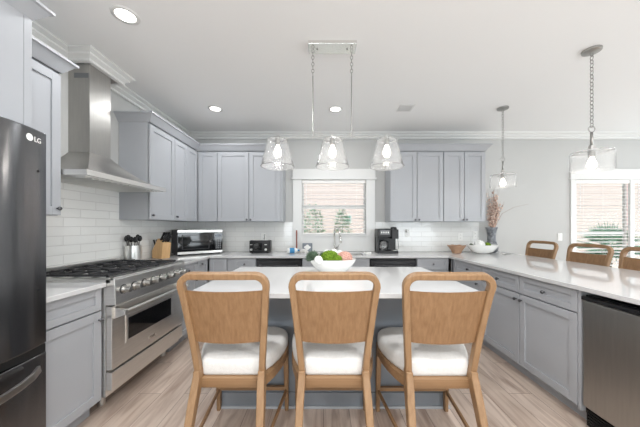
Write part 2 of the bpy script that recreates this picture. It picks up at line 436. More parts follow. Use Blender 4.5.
# back wall uppers (face -Y)
FYU = 3.75
cabinet('grey single door wall cabinet filling the back left corner', (-1.797, FYU, 0), 0, .275, .325, 1.372, 2.40,
        [('door', 0, .275, 1.374, 2.37, None)], name='wall_cabinet')
cabinet('grey two door wall cabinet left of the sink window', (-1.52, FYU, 0), 0, .93, .325, 1.372, 2.40,
        [('door', .002, .452, 1.374, 2.37, (.425, 1.40)), ('door', .452, .902, 1.374, 2.37, (.48, 1.40))], name='wall_cabinet')
cabinet('grey two door wall cabinet right of the sink window, above the coffee maker', (.957, FYU, 0), 0, .763, .325, 1.372, 2.40,
        [('door', 0, .383, 1.374, 2.37, (.355, 1.40)), ('door', .383, .763, 1.374, 2.37, (.41, 1.40))], name='wall_cabinet')
cabinet('narrower grey two door wall cabinet beside the dried flowers', (1.722, FYU, 0), 0, .60, .325, 1.372, 2.40,
        [('door', 0, .295, 1.374, 2.37, (.27, 1.40)), ('door', .295, .60, 1.374, 2.37, (.325, 1.40))], name='wall_cabinet')
cp = [(0,2.385),(.006,2.392),(.05,2.452),(.062,2.457),(.062,2.472),(-.02,2.472),(-.02,2.40),(0,2.40)]
def crown(path, name, label, dz=0):
    b = B(); sweep(b, path, [(o_, z_+dz) for o_, z_ in cp]); struct(name, b, cabp, label, 'cabinet crown')
crown([(-1.542, .40), (-1.542, 1.385), (-1.80+.002, 1.385)], 'trim_7', 'grey crown on the cabinet above the refrigerator')
crown([(-1.80, 1.385+.0), (-1.80, 1.802), (XL, 1.802)], 'trim_8', 'grey crown on the cabinet before the hood', -.035)
crown([(XL, 2.718), (-1.80, 2.718), (-1.80, 3.75), (-.588, 3.75), (-.588, YB)], 'trim_9', 'grey crown running round the left corner wall cabinets')
crown([(.955, YB), (.955, 3.75), (2.324, 3.75), (2.324, YB)], 'trim_10', 'grey crown on the wall cabinets right of the window')

# back run base (face -Y)
FY = 3.47
D6 = .60
cabinet('blind grey corner base cabinet on the back wall, left', (-1.518, FY, 0), 0, .238, D6, .10, .884,
        [('door', 0, .238, .112, .880, None)], True)
cabinet('grey drawer base cabinet below the toaster', (-1.278, FY, 0), 0, .382, D6, .10, .884,
        [('drawer', .09, .382, .727, .880, (.236, .805)), ('door', .09, .382, .112, .722, (.35, .667))], True)
cabinet('grey sink base cabinet between the two black dishwashers', (-.283, FY, 0), 0, .897, D6, .10, .70,
        [('drawer', 0, .4485, .727, .880, None), ('drawer', .4485, .897, .727, .880, None),
         ('door', 0, .4485, .112, .722, (.42, .667)), ('door', .4485, .897, .112, .722, (.477, .667))], True)
cabinet('grey drawer base cabinet right of the right dishwasher', (1.24, FY, 0), 0, .42, D6, .10, .884,
        [('drawer', 0, .42, .727, .880, (.21, .805)), ('door', 0, .42, .112, .722, (.03, .667))], True)
def dishwasher(x, label):
    t = thing('dishwasher', label, 'dishwasher', (x, FY, 0), 0, 'dishwashers in the back run')
    b = B(); box(b, .003, .603, .03, .58, .10, .87); obj('tub', b, blackp, t)
    b = B(); box(b, .004, .602, -.004, .029, .115, .845); obj('door', b, dwm, t, bevel=.004)
    b = B(); box(b, .004, .602, .004, .029, .848, .876); obj('control_strip', b, blackp, t, bevel=.003)
    b = B(); cyl(b, (.05, -.045, .79), (.556, -.045, .79), .010, n=12); box(b, .06, .08, -.04, 0, .783, .797); box(b, .526, .546, -.04, 0, .783, .797)
    obj('handle', b, dwm, t, bevel=.001)
    b = B(); box(b, .01, .596, .07, .1, 0, .098); obj('toe_kick', b, blackp, t)
    return t
dishwasher(-.892, 'dark built-in dishwasher left of the sink, below the dish soap')
dishwasher(.620, 'dark built-in dishwasher right of the sink, below the coffee maker')

# peninsula (faces -X): local x runs towards -Y, depth towards +X
PXF = 1.68; NX = -PI/2
def pen(y1, w, fronts, label): return cabinet(label, (PXF, y1, 0), NX, w, .60, .10, .884, fronts, True)
pen(3.452, .092, [('door', 0, .09, .112, .880, None)], 'narrow grey filler cabinet in the inner corner of the peninsula')
pen(3.358, .576, [('drawer', 0, .576, .727, .880, (.32, .805)), ('door', 0, .576, .112, .722, (.50, .675))],
    'grey peninsula base cabinet farthest from the bar refrigerator')
pen(2.781, .528, [('drawer', 0, .528, .727, .880, (.264, .80)), ('door', 0, .528, .112, .722, (.498, .672))],
    'grey peninsula base cabinet in the middle, door knob on its right')
pen(2.252, .520, [('drawer', 0, .520, .727, .880, (.26, .80)), ('door', 0, .520, .112, .722, (.03, .672))],
    'grey peninsula base cabinet next to the bar refrigerator, door knob on its left')
pen(1.095, .50, [('drawer', 0, .50, .727, .880, (.25, .80)), ('door', 0, .50, .112, .722, (.03, .672))],
    'grey peninsula base cabinet at the near end')
b = B(); box(b, 2.282, 2.30, .60, YB-.03, .0, .883); o = obj('peninsula_back_panel', b, cabp, bevel=.001)
tag(o, 'grey back panel of the peninsula facing the bar stools', 'panel')
# bar refrigerator
t = thing('bar_refrigerator', 'stainless undercounter refrigerator in the peninsula at the right edge', 'refrigerator', (PXF, 1.728, 0), NX)
b = B(); box(b, .021, .618, .03, .58, .09, .855); obj('case', b, blackp, t)
b = B(); box(b, 0, .020, .0, .58, .10, .883); obj('side_panel', b, cabp, t)
b = B(); box(b, .036, .61, -.006, .026, .145, .822); obj('door', b, steel_d, t, bevel=.006, seg=3)
b = B(); box(b, .03, .606, -.012, .02, .827, .85); obj('top_gap', b, blackp, t, bevel=.003)  # black strip put in as the dark gap above the door
b = B(); box(b, .026, .61, .03, .05, .01, .132)
for i in range(6): box(b, .04, .596, .015, .03, .022+i*.018, .030+i*.018)
obj('vent_grille', b, rubber, t)
b = B(); cyl(b, (.03, 0, .826), (.06, 0, .826), .006); obj('hinge', b, nickel, t)

# ------------------------------------------------------------------ countertops
CT0, CT1 = .885, .915
b = B(); box(b, XL+.001, -1.49, 1.387, 1.797, CT0, CT1); o = obj('countertop', b, quartz, bevel=.003)
tag(o, 'short white quartz countertop between the refrigerator and the range', 'countertop')
b = B()
outl = [(XL+.001,2.717),(-1.49,2.717),(-1.49,3.44),(1.65,3.44),(1.65,.58),(2.73,.58),(2.73,YB-.011),(.55,YB-.011),(.55,3.90),(.55,3.52),(-.19,3.52),(-.19,3.90),(.55,3.90),(.55,YB-.011),(XL+.001,YB-.011)]
# built of strips around the sink cut-out, welded into one slab
xs = [XL+.001, -1.49, -.19, .55, 1.65, 2.73]; ys = [.58, 2.717, 3.44, 3.52, 3.90, YB-.011]
def inside(i, j):
    x = (xs[i]+xs[i+1])/2; y = (ys[j]+ys[j+1])/2
    if -.19 < x < .55 and 3.52 < y < 3.90: return False
    return (y > 3.44) or (x < -1.49 and y > 2.717) or x > 1.65
V = {}
def vv(i, j, z):
    k = (i, j, z)
    if k not in V: V[k] = b.verts.new((xs[i], ys[j], z))
    return V[k]
for i in range(5):
    for j in range(5):
        if not inside(i, j): continue
        b.faces.new([vv(i,j,CT1), vv(i+1,j,CT1), vv(i+1,j+1,CT1), vv(i,j+1,CT1)])
        b.faces.new([vv(i,j+1,CT0), vv(i+1,j+1,CT0), vv(i+1,j,CT0), vv(i,j,CT0)])
        for (di, dj, p, q) in [(-1,0,(i,j+1),(i,j)),(1,0,(i+1,j),(i+1,j+1)),(0,-1,(i,j),(i+1,j)),(0,1,(i+1,j+1),(i,j+1))]:
            a, c = i+di, j+dj
            if 0 <= a < 5 and 0 <= c < 5 and inside(a, c): continue
            b.faces.new([vv(*p,CT0), vv(*q,CT0), vv(*q,CT1), vv(*p,CT1)])
o = obj('countertop', b, quartz, bevel=.003); tag(o, 'long white quartz countertop running from the range past the sink and out along the peninsula', 'countertop')

# sink + faucet
t = thing('kitchen_sink', 'steel undermount sink below the window', 'sink', (.18, 3.71, CT0))
b = B()
for r in [(-.385,-.36,-.205,.205),(.36,.385,-.205,.205),(-.36,.36,-.205,-.18),(-.36,.36,.18,.205)]: box(b, r[0], r[1], r[2], r[3], -.18, -.001)
box(b, -.36, .36, -.18, .18, -.18, -.165); obj('basin', b, steel, t)
b = B(); lathe(b, [(.0001,-.164),(.035,-.164),(.045,-.160),(.0001,-.160)], (0,0,0), 20); obj('drain', b, chrome, t)
t = thing('kitchen_faucet', 'tall brushed nickel pull-down faucet behind the sink', 'faucet', (.165, 3.97, CT1), math.radians(0))
b = B(); lathe(b, [(.0001,0),(.028,0),(.028,.006),(.019,.012),(.017,.10),(.0001,.10)], (0,0,0), 20)
pts = [(0,0,.09),(0,0,.30)]
for k in range(1, 13):
    a = PI - k*PI/12*1.0; pts.append((.035+.035*math.cos(a), -.07-.07*math.cos(a), .30+.085*math.sin(a)))
pts += [(.075,-.15,.24)]
tube(b, pts, .0115, 12); obj('neck', b, chrome, t, smooth=True)
b = B(); cyl(b, (.075,-.15,.25), (.088,-.175,.15), .014, .018, 14); obj('spray_head', b, chrome, t, smooth=True)
b = B(); cyl(b, (.015,0,.06), (.05,0,.065), .012); cyl(b, (.045,0,.065), (.075,-.02,.12), .006, .005); obj('handle', b, nickel, t, smooth=True)

# ------------------------------------------------------------------ refrigerator
t = thing('refrigerator', 'black stainless bottom freezer refrigerator at the left edge', 'refrigerator', (-1.378, .437, .008), PX)
b = B(); box(b, 0.005, .895, .075, .70, .02, 1.745); obj('case', b, greyp, t, bevel=.004)
def fdoor(x0, x1, z0, z1, bow=.034):
    b = B(); n = 24; rs = []
    for k in range(n+1):
        x = x0+(x1-x0)*k/n; u = k/n*2-1; y = bow*(u*u)
        rs.append([(x, y, z0), (x, .072, z0), (x, .072, z1), (x, y, z1)])
    rings(b, rs); return b
for nm, a in (('door', (0,.448,.70,1.762)), ('door', (.452,.90,.70,1.762))):
    auto(obj(nm, fdoor(*a), blacksteel, t, bevel=.006, seg=3))
fz = auto(obj('freezer_drawer', fdoor(0,.90,.06,.655), blacksteel, t, bevel=.006, seg=3))
fz['label'] = 'wide black freezer drawer'
b = B(); box(b, .01, .89, .03, .074, .655, .70); obj('door_gap', b, rubber, t)
b = B(); pts = [(.09+.735*k/14, -.010-.055*math.sin(PI*k/14)**.5, .575+.03*abs(k/7-1)**3) for k in range(15)]
rectloft(b, pts, .034, .014, (0,1,0)); h = obj('handle', b, nickel, fz, bevel=.004)
h['label'] = 'curved silver handle'
for x in (.40, .50):
    b = B(); pts = [(x, -.012-.05*math.sin(PI*k/12)**.5, .80+.80*k/12) for k in range(13)]; rectloft(b, pts, .022, .016, (0,1,0)); obj('handle', b, nickel, t, bevel=.004)
b = B(); lathe(b, [(.0001,0),(.017,0),(.017,.0012),(.0001,.0012)], (0,0,0), 20)
o = obj('brand_emblem', b, plastw, t); o.location = (.800, .0100, 1.712); o.rotation_euler = (PI/2, 0, .168)
text('brand_lettering', 'LG', .034, plastw, t, (.843, .0180, 1.709), (PI/2, 0, .228))
for z in (1.56, .98):
    b = B(); lathe(b, [(.0001,-.004),(.006,-.003),(.007,.002)], (.845, .0205, z), 12, axis='Y'); obj('sensor_dot', b, rubber, t)
b = B(); box(b, .03, .87, .09, .6, .0, .02); obj('foot_rail', b, rubber, t)

# ------------------------------------------------------------------ range
t = thing('gas_range', 'stainless professional gas range under the hood', 'range', (-1.47, 1.802, 0), PX)
RW = .91
b = B(); box(b, .002, RW-.002, .03, .60, .12, .905); obj('body', b, steel, t)
b = B(); box(b, 0, RW, -.005, .645, .905, .935); box(b, 0, RW, -.03, .0, .925, .945); obj('cooktop', b, steel, t, bevel=.004)
b = B(); box(b, .03, RW-.03, .03, .60, .935, .939); obj('burner_tray', b, steel, t)
b = B(); box(b, 0, RW, .61, .645, .935, .985); obj('backguard', b, steel, t, bevel=.003)
b = B(); prism(b, [(-.022,.945),(-.034,.93),(-.040,.755),(.03,.755),(.03,.945)], 0, RW, lambda y, z, x: (x, y, z)); cpn = obj('control_panel', b, steel, t, bevel=.003)
for k in range(8):
    x = .075+k*.109
    b = B(); lathe(b, [(.0001,-.055),(.019,-.055),(.021,-.050),(.022,-.018),(.028,-.012),(.029,-.0),(.0001,0)], (x, -.036, .85), 20, axis='Y')
    kn = auto(obj('burner_knob', b, nickel, cpn))
    b = B(); lathe(b, [(.031,-.004),(.034,-.004),(.034,.004),(.031,.004)], (x, -.036, .85), 20, axis='Y'); obj('knob_ring', b, iron, kn)
# grates: three sections, each with bars; six burners
for g in range(3):
    b = B(); x0 = .035+g*.281; x1 = x0+.276; z = .962
    for y in (.045, .32, .590): box(b, x0, x1, y-.007, y+.007, z-.016, z)
    for x in (x0+.007, x1-.007): box(b, x-.007, x+.007, .045, .59, z-.016, z)
    for cy in (.18, .455):
        cx = (x0+x1)/2
        for k in range(4):
            L0, L1 = .035, (.130 if k % 2 == 0 else .125)
            mt = Matrix.Translation((cx, cy, z-.007)) @ Matrix.Rotation(PI/2*k, 4, 'Z')
            box(b, L0, L1, -.008, .008, -.009, .013, mt)
    for fx in (x0+.01, x1-.01):
        for fy in (.05, .585): box(b, fx-.008, fx+.008, fy-.008, fy+.008, .9385, z-.01)
    obj('grate', b, iron, t, bevel=.0015, seg=1)
    for cy in (.18, .455):
        b = B(); lathe(b, [(.0001,.9395),(.048,.9395),(.046,.947),(.034,.949),(.034,.956),(.0001,.957)], ((x0+x1)/2, cy, 0), 24); obj('burner', b, iron, t)
b = B(); box(b, .004, RW-.004, -.012, .029, .305, .745); dr = obj('oven_door', b, steel, t, bevel=.004)
b = B()
for r in [(.13,.15,.44,.64),(.70,.72,.44,.64),(.15,.70,.44,.46),(.15,.70,.62,.64)]: box(b, r[0], r[1], -.016, -.0125, r[2], r[3])
obj('window_frame', b, steel, dr)
b = B(); box(b, .15, .70, -.015, -.0125, .46, .62); obj('oven_window', b, blackg, dr)
b = B(); cyl(b, (.03,-.075,.70), (RW-.03,-.075,.70), .014, n=16)
for x in (.02, RW-.05): prism(b, [(-.012,.735),(-.09,.715),(-.09,.685),(-.012,.655)], x, x+.03, lambda y, z, x: (x, y, z))
obj('handle', b, steel, dr, bevel=.002)
b = B(); box(b, .385, .465, -.0155, -.0125, .355, .382); bd = obj('brand_plate', b, chrome, dr, bevel=.001)
text('brand_lettering', 'THOR', .020, iron, dr, (.425, -.0158, .3685), (PI/2, 0, 0), .0002)
b = B(); box(b, .004, RW-.004, -.012, .029, .165, .29); obj('kick_panel', b, steel, t, bevel=.004)
for x in (.11, RW-.07):
    for y in (.15, .52):
        b = B(); lathe(b, [(.0001,0),(.024,0),(.024,.09),(.018,.12),(.0001,.12)], (x, y, 0), 16); obj('foot', b, steel, t, smooth=False)

# ------------------------------------------------------------------ hood
t = thing('range_hood', 'stainless chimney hood on the wall above the range', 'range hood', (XL+.001, 2.255, 1.65))
hx0 = XL+.001
def hp(X, Y, Z): return (X-hx0, Y-2.255, Z-1.65)
b = B()
n = 12; rs = []
for k in range(n+1):
    s = k/n; X = -1.95+.32*s; ya = 2.185-.38*s; yb = 2.40+.31*s
    z = 1.695+.225*(1-s)**1.75
    rs.append([hp(hx0, ya, z), hp(X, ya, z), hp(X, yb, z), hp(hx0, yb, z)])
rings(b, rs); auto(obj('canopy', b, steel_h, t), .5)
b = B(); prism(b, [(hx0, 1.803), (-1.628, 1.803), (-1.628, 2.712), (hx0, 2.712)], 1.655, 1.6945, lambda x, y, z: hp(x, y, z)); obj('lip', b, steel, t, bevel=.002)
b = B(); prism(b, [(hx0+.03, 1.83), (-1.66, 1.83), (-1.66, 2.685), (hx0+.03, 2.685)], 1.651, 1.655, lambda x, y, z: hp(x, y, z))
for k in range(14): box(b, .06, .44, -.40+k*.058, -.385+k*.058, -.004, .003)
obj('filter', b, steel, t)
for y in (1.95, 2.255, 2.56):
    b = B(); lathe(b, [(.0001,-.002),(.022,-.002),(.026,.003),(.0001,.003)], hp(-1.70, y, 1.65), 16); obj('hood_lamp', b, chrome, t)
b = B(); prism(b, [(hx0, 2.185), (-1.95, 2.185), (-1.95, 2.40), (hx0, 2.40)], 1.921, 2.657, lambda x, y, z: hp(x, y, z)); ch = obj('chimney', b, steel_h, t, bevel=.001)
b = B()
box(b, .05, .17, -.0715, -.070, .89, .93)
for k in range(5): box(b, .052, .168, -.0735, -.0715, .893+k*.008, .897+k*.008)
obj('vent_slots', b, greyp, ch)

# ------------------------------------------------------------------ island
t = thing('kitchen_island', 'dusky blue grey island with white quartz top, behind the three stools', 'island', (.07, 2.0, 0))
b = B(); box(b, -.86, .86, -.50, .50, CT0, CT1); obj('island_top', b, quartz, t, bevel=.003)
b = B(); box(b, -.81, .81, -.115, .455, .11, .884)
obj('base', b, islp, t)
b = B()
for x0, x1 in [(-.80,-.27),(-.265,.265),(.27,.80)]: box(b, x0, x1, -.12, -.1155, .12, .875)
obj('back_panel', b, islp, t, bevel=.001)
b = B(); box(b, -.822, .822, -.127, .467, .0, .11); obj('base_moulding', b, islp, t, bevel=.003)
b = B(); box(b, -.835, .835, -.139, .479, 0, .018); m_ = obj('shoe_moulding', b, cabp, t, bevel=.004)
for k in range(3):
    b = B(); shaker(b, -.81+k*.54+.002, -.27+k*.54-.002, .12, .875); 
    for v in b.verts: v.co = (-v.co.x, .475-v.co.y, v.co.z)
    d = obj('door', b, islp, t)

# ------------------------------------------------------------------ stools
def seat_outline(hr, hf, y0, y1, rr, rf, n=6):
    """plan outline, rear half width hr at y0, front half width hf at y1"""
    P = []
    def arc(cx, cy, r, a0, a1, nn=n):
        for k in range(nn+1):
            a = a0+(a1-a0)*k/nn; P.append((cx+r*math.cos(a), cy+r*math.sin(a)))
    side = [(hr+(hf-hr)*f, y0+rr+(y1-rf-y0-rr)*g) for f, g in ((.42,.22),(.74,.48),(.94,.76))]
    arc(hr-rr, y0+rr, rr, -PI/2, -.1); P.extend(side); arc(hf-rf, y1-rf, rf, 0, PI/2, 9)
    arc(-hf+rf, y1-rf, rf, PI/2, PI, 9); P.extend([(-x, y) for x, y in reversed(side)]); arc(-hr+rr, y0+rr, rr, PI+.1, 1.5*PI)
    return P
def make_stool(label, group, loc, rz):
    t = thing('counter_stool', label, 'stool', loc, rz, group)
    ZS = .425
    # rear legs
    for s in (-1, 1):
        b = B(); pts = [(s*.186,-.395,0),(s*.182,-.322,.22),(s*.176,-.262,.39),(s*.171,-.230,.475),(s*.170,-.220,.505),(s*.171,-.222,.535)]
        rectloft(b, pts, [.034,.037,.039,.038,.037,.034], [.034,.042,.052,.060,.056,.050], (0,1,0)); auto(obj('leg', b, oak, t, bevel=.004))
        b = B(); pts = [(s*.240,.232,0),(s*.238,.226,.25),(s*.234,.214,ZS+.06)]
        rectloft(b, pts, [.026,.031,.036], [.028,.034,.040], (0,1,0)); auto(obj('leg', b, oak, t, bevel=.004))
    # back frame: posts + rounded top rail in one bent loop
    half = [(.171,-.218,.53),(.176,-.229,.60),(.186,-.249,.72),(.197,-.273,.84),(.208,-.299,.955)]
    cr = []
    for k in range(7):
        a = k/6*PI/2; cr.append((.213-.055*(1-math.cos(a)), -.312-.012*math.sin(a), .998+.055*math.sin(a)))
    top = [(.10,-.333,1.054),(0,-.338,1.055)]
    right = half+cr+top; left = [(-x, y, z) for x, y, z in reversed(right[:-1])]
    pts = right+left
    b = B(); ws = []
    nn = len(pts)
    for p in pts: ws.append(.033)
    rectloft(b, pts, ws, .036, (0,1,.25)); auto(obj('back_frame', b, oak, t, bevel=.005, seg=3), .7)
    # curved plywood backrest
    b = B(); nu, nv = 12, 6; fr = []; bk = []
    for j in range(nv+1):
        v = j/nv; z = .692+.278*v; hw = .1725+(z-.692)/.278*.0265; y = -.236-(z-.685)*.235
        for i in range(nu+1):
            u = i/nu*2-1; yy = y-.016*(1-u*u); zz = z + (.006*(u*u) if j == nv else 0) - (.006*(1-u*u) if j == 0 else 0)
            fr.append(b.verts.new((u*hw, yy+.006, zz))); bk.append(b.verts.new((u*hw, yy-.006, zz)))
    I = lambda i, j: j*(nu+1)+i
    for j in range(nv):
        for i in range(nu):
            b.faces.new([fr[I(i,j)], fr[I(i+1,j)], fr[I(i+1,j+1)], fr[I(i,j+1)]])
            b.faces.new([bk[I(i,j+1)], bk[I(i+1,j+1)], bk[I(i+1,j)], bk[I(i,j)]])
    for i in range(nu):
        b.faces.new([fr[I(i,0)], bk[I(i,0)], bk[I(i+1,0)], fr[I(i+1,0)]]); b.faces.new([fr[I(i,nv)], fr[I(i+1,nv)], bk[I(i+1,nv)], bk[I(i,nv)]])
    for j in range(nv):
        b.faces.new([fr[I(0,j)], fr[I(0,j+1)], bk[I(0,j+1)], bk[I(0,j)]]); b.faces.new([fr[I(nu,j)], bk[I(nu,j)], bk[I(nu,j+1)], fr[I(nu,j+1)]])
    auto(obj('backrest', b, oak_p, t), .8)
    # seat rail and cushion
    P = seat_outline(.186, .262, -.222, .242, .02, .11)
    b = B(); rs = []
    for sc, z in [(.985, ZS+.008), (1.0, ZS+.012), (1.0, ZS+.060), (.985, ZS+.063)]: rs.append([(x*sc, y*sc, z) for x, y in P])
    rings(b, rs); auto(obj('seat_rail', b, oak_r, t), .7)
    b = B(); rs = []
    P2 = seat_outline(.172, .262, -.206, .246, .03, .115)
    for sc, z in [(.95,.0635),(.975,.068),(.992,.082),(1.0,.108),(.998,.128),(.985,.147),(.955,.160),(.90,.168),(.78,.173),(.55,.177),(.25,.179)]:
        rs.append([(x*sc, .015+(y-.015)*sc, ZS+z) for x, y in P2])
    rings(b, rs); auto(obj('seat_cushion', b, fabric, t), 1.2)
    # stretchers
    b = B(); box(b, -.226, .226, .208, .232, .150, .176); obj('front_stretcher', b, oak_r, t, bevel=.003)
    for s in (-1, 1):
        b = B(); rectloft(b, [(s*.237,.215,.145),(s*.183,-.34,.145)], .014, .024, (0,0,1)); st = obj('side_stretcher', b, oak_d, t, bevel=.002)
        st['label'] = 'thin dark side stretcher'
    return t
oak_d = mat('walnut_stretcher', (150,116,82), .5, noise=(6,.6,(120,90,62)), stretch=(6,1,6))  # own brown tone of the side stretchers
st = make_stool('light oak counter stool with cream seat, leftmost of the three at the island', 'stools at the island', (-.50, 1.625, 0), 0)
g2 = 'stools at the island'
dup(st, (.055, 1.625, 0), 0, 'light oak counter stool with cream seat, middle one, in front of the succulent bowl', g2)
dup(st, (.622, 1.615, 0), 0, 'light oak counter stool with cream seat, rightmost at the island, nearest the peninsula', g2)
g3 = 'stools on the far side of the peninsula'
for (x, y, lab, r) in [(2.575, 3.46, 'brown wooden bar stool back beyond the peninsula, farthest, beside the flower vase', .03),
                    (2.575, 2.84, 'brown wooden bar stool back beyond the peninsula, in front of the palm window', .03),
                    (2.575, 2.295, 'brown wooden bar stool beyond the peninsula, cut off at the right edge', .03)]:
    s_ = dup(st, (x, y, 0), PI/2+r, lab, g3); s_.scale = (1, 1, 1.035)

# ------------------------------------------------------------------ ceiling lights
def downlight(x, y, lab):
    t = thing('recessed_light', lab, 'ceiling light', (x, y, ZC), 0, 'recessed ceiling lights')
    b = B(); lathe(b, [(.085,0),(.085,-.004),(.062,-.007),(.058,0)], (0,0,0), 32); obj('trim_ring', b, trimw, t, smooth=True)
    b = B(); lathe(b, [(.0001,-.003),(.060,-.003),(.060,-.001),(.0001,-.001)], (0,0,0), 32); obj('lens', b, lens, t)
    l = light('downlight_lamp', 'AREA', (x, y, ZC-.012), (0,0,0), 7, (.97,.985,1)); l.data.shape = 'DISK'; l.data.size = .12
for x, y, lab in [(-1.36, 1.80, 'round recessed light nearest the refrigerator'), (-1.33, 3.22, 'round recessed light above the corner wall cabinets'),
               (.148, 3.23, 'round recessed light behind the linear chandelier')]:
    downlight(x, y, lab)
for x, y in [(-.4, .3), (.9, .3), (-1.0, -1.2), (.6, -1.2), (2.2, -.8), (4.4, .6), (4.4, 2.6), (4.4, -1.6)]:  # unseen lamps, set stronger than the visible downlights to brighten the lower room
    l = light('downlight_lamp', 'AREA', (x, y, ZC-.012), (0,0,0), 24 if x < 4 else 8, (.97,.985,1)); l.data.shape = 'DISK'; l.data.size = .12
t = thing('ceiling_vent', 'small louvred air vent in the ceiling right of the chandelier', 'vent', (1.0, 3.2, ZC))
b = B()
for r in [(-.09,.09,-.09,-.072),(-.09,.09,.072,.09),(-.09,-.072,-.072,.072),(.072,.09,-.072,.072)]: box(b, *r, -.006, -.0005)
obj('frame', b, trimw, t)
b = B()
for k in range(7): box(b, -.072, .072, -.066+k*.02, -.059+k*.02, -.008, -.002)
obj('louvres', b, trimw, t)
b = B(); box(b, -.072, .072, -.072, .072, -.0015, -.0005); obj('backing', b, ventd, t)

def chain_bm(p0, p1, link=.034, r=.0022, wd=.010):
    b = B(); p0 = Vector(p0); p1 = Vector(p1); L = (p1-p0).length; n = max(2, round(L/(link*.78))); st_ = L/n
    for k in range(n):
        c = p0+(p1-p0)*((k+.5)/n); pts = []
        for j in range(12):
            a = 2*PI*j/12; q = Vector((wd*math.cos(a), 0, (st_/2+r*1.2)*math.sin(a)))
            if k % 2: q = Vector((0, q.x, q.z))
            pts.append(c+q)
        tube(b, pts, r, 6, closed=True)
    return b
def bulb(parent, x, y, z, r=.03):
    b = B(); lathe(b, [(.012,.045),(.014,.03),(.022,.012),(r,-.015),(r*.95,-.032),(r*.6,-.048),(.0001,-.054)], (x, y, z), 20); o = obj('bulb', b, bulbm, parent, smooth=True)
    return o
# linear chandelier over the island
CX, CY = .07, 2.10
t = thing('linear_chandelier', 'chrome linear chandelier with three clear glass shades hanging over the island', 'chandelier', (CX, CY, ZC))
b = B(); box(b, -.19, .19, -.062, .062, -.028, -.0005); obj('canopy', b, chrome, t, bevel=.003)
b = B()
for x in (-.12, .12): lathe(b, [(.0001,-.036),(.006,-.034),(.006,-.028)], (x, 0, 0), 10)
obj('canopy_screw', b, nickel, t)
zb = 2.015-ZC
for x in (-.155, .155):
    obj('chain', chain_bm((x,0,-.03), (x,0,2.505-ZC)), nickel, t)
    b = B(); cyl(b, (x,0,2.505-ZC), (x,0,zb), .0045, n=10); obj('rod', b, nickel, t)
b = B(); cyl(b, (-.45,0,zb), (.455,0,zb), .006, n=12)
for x in (-.45, .455): sphere(b, (x,0,zb), .008, 10, 6)
obj('crossbar', b, nickel, t)
for x in (-.437, .002, .437):
    b = B(); lathe(b, [(.0001,zb+.012),(.012,zb+.010),(.012,zb-.012),(.020,zb-.020),(.020,zb-.065),(.0001,zb-.065)], (x,0,0), 20); sk = auto(obj('socket', b, nickel, t))
    b = B(); z1 = zb-.018; z0 = zb-.235
    prof = [(.021,z1),(.070,z1),(.082,z1-.008),(.086,z1-.03),(.098,z1-.09),(.115,z1-.15),(.134,z0)]
    inner = [(r-.003, z-(.003 if i < 2 else 0)) for i, (r, z) in enumerate(prof)][::-1]
    lathe(b, prof+[(.136,z0),(.1345,z0-.004)]+inner, (x,0,0), 40, loop=True); auto(obj('glass_shade', b, glass, sk), .5)
    bulb(sk, x, 0, zb-.105)
    l = light('chandelier_bulb_lamp', 'POINT', (CX+x, CY, ZC+zb-.25), (0,0,0), 1.6, (1,.94,.86), shadow_soft_size=.03)
# two glass pendants over the peninsula
def pendant(x, y, lab, drum, ztop):
    t = thing('pendant_light', lab, 'pendant light', (x, y, ZC), 0, 'glass pendants over the peninsula')
    b = B(); lathe(b, [(.0001,-.022),(.05,-.022),(.062,-.016),(.064,-.0005),(.0001,-.0005)], (0,0,0), 32); auto(obj('canopy', b, nickel, t))
    z = ztop-ZC
    obj('chain', chain_bm((0,0,-.02), (0,0,z+.20), .04, .0028, .012), nickel, t)
    b = B(); tube(b, [(.026*math.cos(a), 0, z+.185+.026*math.sin(a)) for a in [2*PI*k/16 for k in range(16)]], .0035, 8, True)
    cyl(b, (0,0,z+.16), (0,0,z+.05), .009, .011, 14); obj('stem', b, nickel, t, smooth=True)
    b = B(); lathe(b, [(.0001,z+.055),(.02,z+.05),(.024,z+.0),(.024,z-.045),(.0001,z-.045)], (0,0,0), 20); sk = auto(obj('socket', b, nickel, t))
    b = B()
    if drum:
        R = .137; prof = [(.025,z),(R-.012,z),(R-.003,z-.004),(R,z-.014),(R,z-.08),(R,z-.155)]
        inner = [(R-.0035,z-.155),(R-.0035,z-.08),(R-.0035,z-.014),(R-.015,z-.0035),(.025,z-.0035)]
    else:
        R = .135; prof = [(.022,z)]+[(R*math.sin(a), z-.098+R*.80*math.cos(a)+.0) for a in [.45+k*(2.3-.45)/14 for k in range(15)]]
        inner = [(max(r-.003,.018), q) for r, q in prof][::-1]
    lathe(b, prof+inner, (0,0,0), 44, loop=True); auto(obj('glass_shade', b, glass, sk), .5)
    bulb(sk, 0, 0, z-.09, .032)
    light('pendant_bulb_lamp', 'POINT', (x, y, ZC+z-.24), (0,0,0), 1.6, (1,.94,.86), shadow_soft_size=.03)
pendant(2.205, 2.154, 'clear glass drum pendant nearest, in front of the tall window', True, 1.915)
pendant(2.19, 3.20, 'clear glass pendant farther away, beside the dried flowers', True, 1.935)

# ------------------------------------------------------------------ counter items
CZ = CT1+.0005
